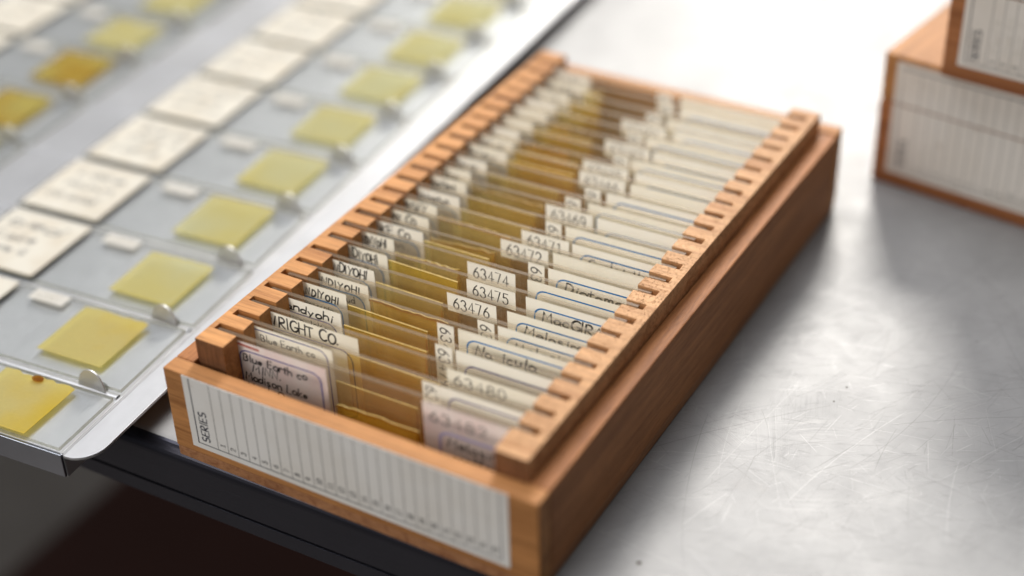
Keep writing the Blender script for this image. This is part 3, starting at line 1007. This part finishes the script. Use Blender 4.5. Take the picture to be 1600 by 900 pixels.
# half-round tabs punched up out of the floor at each divider
COLS = (0.0, -98.0)
for ci, cxo in enumerate(COLS):
    for g in gaps:
        tx = -8.4 + cxo
        b = MB()
        pts = [(-4.1, -0.3)] + [(4.1 * math.cos(math.radians(a)), 5.6 * math.sin(math.radians(a))) for a in range(180, -1, -12)] + [(4.1, -0.3)]
        b2 = MB()
        b2.prism(pts, 0, 0.5)
        b.v = [(x, z - 0.25, y) for x, y, z in b2.v]
        b.f, b.m = b2.f, b2.m
        tb_ = b.build('holding_tab', [ALU], tray, loc=(tx, g, 0.0), bevel=0.1, rot=(-0.10, 0, -0.05))
        b = MB()
        b.prism([(3.6 * math.cos(math.radians(a)), 0.6 + 2.6 * math.sin(math.radians(a))) for a in range(0, 181, 15)], 0.02, 0.06)
        b.build('hole_shade_disc', HOLE_SHADE, tray, loc=(tx, g + .2, 0))  # flat dark disc painted as the shade of an opening, floor is uncut

# slides lying in the tray
TS_L, TS_W = 78.5, 26.2
ORD = ['front', 'second', 'third', 'fourth', 'fifth', 'sixth', 'seventh', 'eighth', 'ninth', 'tenth', 'eleventh', 'twelfth', 'thirteenth']
ca, sa = math.cos(TH), math.sin(TH)


def tray_slide(ci, r, rng):
    uc = -1.0 - TS_L / 2 + COLS[ci] + rng.uniform(-.5, .5)
    y0, y1 = -TS_W / 2, TS_W / 2
    vc = GAP0 + RP * (r - 0.5)
    if r == 0:
        y0, y1 = -9.2, 10.4
        vc = 9.6
    wx = -17.0 + ca * uc - sa * vc
    wy = -18.4 + sa * uc + ca * vc
    b = MB()
    # glass lies flat: large faces across z
    b.v = [(-TS_L / 2, y0, 0), (TS_L / 2, y0, 0), (TS_L / 2, y1, 0), (-TS_L / 2, y1, 0), (-TS_L / 2, y0, 1), (TS_L / 2, y0, 1), (TS_L / 2, y1, 1), (-TS_L / 2, y1, 1)]
    b.f = [(3, 2, 1, 0), (4, 5, 6, 7), (0, 1, 5, 4), (1, 2, 6, 5), (2, 3, 7, 6), (3, 0, 4, 7)]
    b.m = [0, 0, 1, 1, 1, 1]
    o = b.build('microscope_slide', [GLASS_T, G_EDGE_T], loc=(wx, wy, TZ + 0.35), rz=TH + rng.uniform(-.006, .006))
    cnt = ORD[r] if r < len(ORD) else 'far'
    if ci == 0:
        if r == 0:
            lb = 'tray slide with bright yellow mount at the front edge of the metal tray'
        else:
            tint = 'yellow' if r < 3 else 'pale yellow'
            lb = '%s tray slide from the front in the column beside the box, %s mount' % (cnt, tint)
    else:
        what = {2: 'olive mount', 3: 'olive mount', 4: 'orange-brown mount', 5: 'orange-brown mount', 6: 'greenish mount'}.get(r, 'mount')
        lb = '%s slide from the front in the far tray column, %s' % (cnt, what)
    tag(o, lb, 'slide', 'microscope slides lying in the metal tray')
    # cover slip
    if ci == 0:
        mt = B_YEL if r < 2 else (B_LEM if r != 2 else B_LEM)
    else:
        mt = B_ORG if r in (4, 5) else B_LEM
    c0 = TS_L / 2 - 28.8 + rng.uniform(-.5, .5)
    cw, ch = 19.0 + rng.uniform(-.6, .8), 19.2 + rng.uniform(-.8, .8)
    yb = y0 + (5.0 if r else 0.8) + rng.uniform(-.9, .9)
    sk = rng.uniform(-.5, .5)
    cwk = MB()
    pts = [(c0, yb), (c0 + cw, yb + sk), (c0 + cw - sk, yb + ch + sk)] + [(c0 + cw - sk - cw * k / 10, yb + ch + sk * (1 - k / 10) + rng.uniform(-.25, .35)) for k in range(1, 10)] + [(c0 - sk, yb + ch)]
    if r == 0:
        pts = [(c0 - 1, yb), (c0 + cw, yb), (c0 + cw + .3, yb + 17.6)] + [(c0 + cw - (cw + 1) * k / 12, yb + 17.6 + rng.uniform(-.5, .7)) for k in range(1, 12)] + [(c0 - 1.2, yb + 17.9)]
    cwk.prism(pts, 1.02, 1.20)
    rimm = 1
    cwk.ribbon(pts + [pts[0]], 0.45, 1, lambda a, c: (a, c, 1.22))
    cwk.build('cover_slip', [mt, B_DEEP if mt is B_ORG else (B_RIM if r > 1 else B_YEL)], o)
    if r == 0:
        k_ = MB()
        k_.prism([(c0 + 9 + 1.6 * math.cos(a_ * math.pi / 6), yb + 16.9 + 1.0 * math.sin(a_ * math.pi / 6)) for a_ in range(12)], 1.5, 1.8)
        k_.build('resin_drop', B_DEEP, o)
    # thick card label
    if r > 0:
        c = MB()
        lx0 = -TS_L / 2 + rng.uniform(.9, 1.4)
        lw = 26.0
        pts = []
        for px, py in round_rect(lx0, lx0 + lw, y0 + .5, y1 - .3, 0.7, 3)[:-1]:
            pts.append((px, py))
        c.prism(pts, 1.02, 1.40, 0, 2)
        pl = lambda a, q: (a, q, 1.44)
        for k in range(3):
            wd = rng.uniform(13, 20)
            write(c, rng.choice(['Lake', 'minn', 'co mud', 'core 4', 'bed']), lx0 + 2.5 + rng.uniform(0, 3), y1 - 7.5 - 6.0 * k, 3.6, 0.55, 1, pl, width=wd, jit=.15, slant=.15, rng=rng)
        c.build('card_label', [P_TRAY, INK_G, P_CARDEDGE], o)
        t = MB()
        tx = lx0 + 32.0 + rng.uniform(-.5, .5)
        t.box(tx, tx + 10.6, y1 - 4.6, y1 - .5, 1.02, 1.2)
        write(t, str(63500 + 7 * r + 31 * ci), tx + 1.4, y1 - 3.7, 2.4, 0.22, 1, lambda a, q: (a, q, 1.23), width=8.0, mono=True)
        t.build('number_tag', [P_WHITE, INK_PALE], o)
    return o


for r in range(0, 13):
    tray_slide(0, r, random.Random(300 + r))
for r in range(1, 12):
    tray_slide(1, r, random.Random(400 + r))


# ------------------------------------------------------------------ closed boxes at the back right
def closed_box(loc, rz, label, mt_label, hand, seed):
    o = empty('closed_slide_box', loc, rz)
    tag(o, label, 'slide box', 'closed wooden slide boxes stacked at the back right')
    hb, hl = 25.8, 40.2
    b = MB()
    b.box(0, BW, 0, BL, 0.1, hb)
    b.build('box_base', W_CLOSED, o, bevel=0.5)
    b = MB()
    b.box(0.1, BW - 0.1, 0.1, BL - 0.1, hb + 0.25, hl)
    b.build('lid', W_LID if seed == 1 else W_CLOSED, o, bevel=0.6)
    series_label(o, 4.2, 91.0, 4.4, hb - 0.1, 0.0, mt_label, hand=hand)
    b = MB()
    x0, x1 = 4.2, 91.0
    b.box(x0, x1, -0.13, 0.08, hb + 0.35, hl - 1.6)
    pl = lambda a, c: (a, -0.16, c)
    bx0, bx1 = x0 + 1.9, x1 - 1.9
    b.ribbon([(bx0, hb + .4), (bx0, hl - 3.2), (bx1, hl - 3.2), (bx1, hb + .4)], 0.36, 1, pl)
    first = bx0 + 5.6
    for k in range(25):
        b.ribbon([(first + (bx1 - first) / 25 * k, hb + .4), (first + (bx1 - first) / 25 * k, hl - 3.2)], 0.18, 2, pl)
    b.build('series_label', [mt_label, INK_PRINT, INK_LINE], o)
    return o


closed_box((98.4, 189.2, 0), math.radians(-8.0), 'closed brown slide box standing on the table, lower of the stacked pair', P_SERIES_OLD, None, 1)
closed_box((115.9, 182.0, 40.3), math.radians(-6.5), 'closed brown slide box lying on top of the other closed box', P_SERIES_OLD, 5, 2)
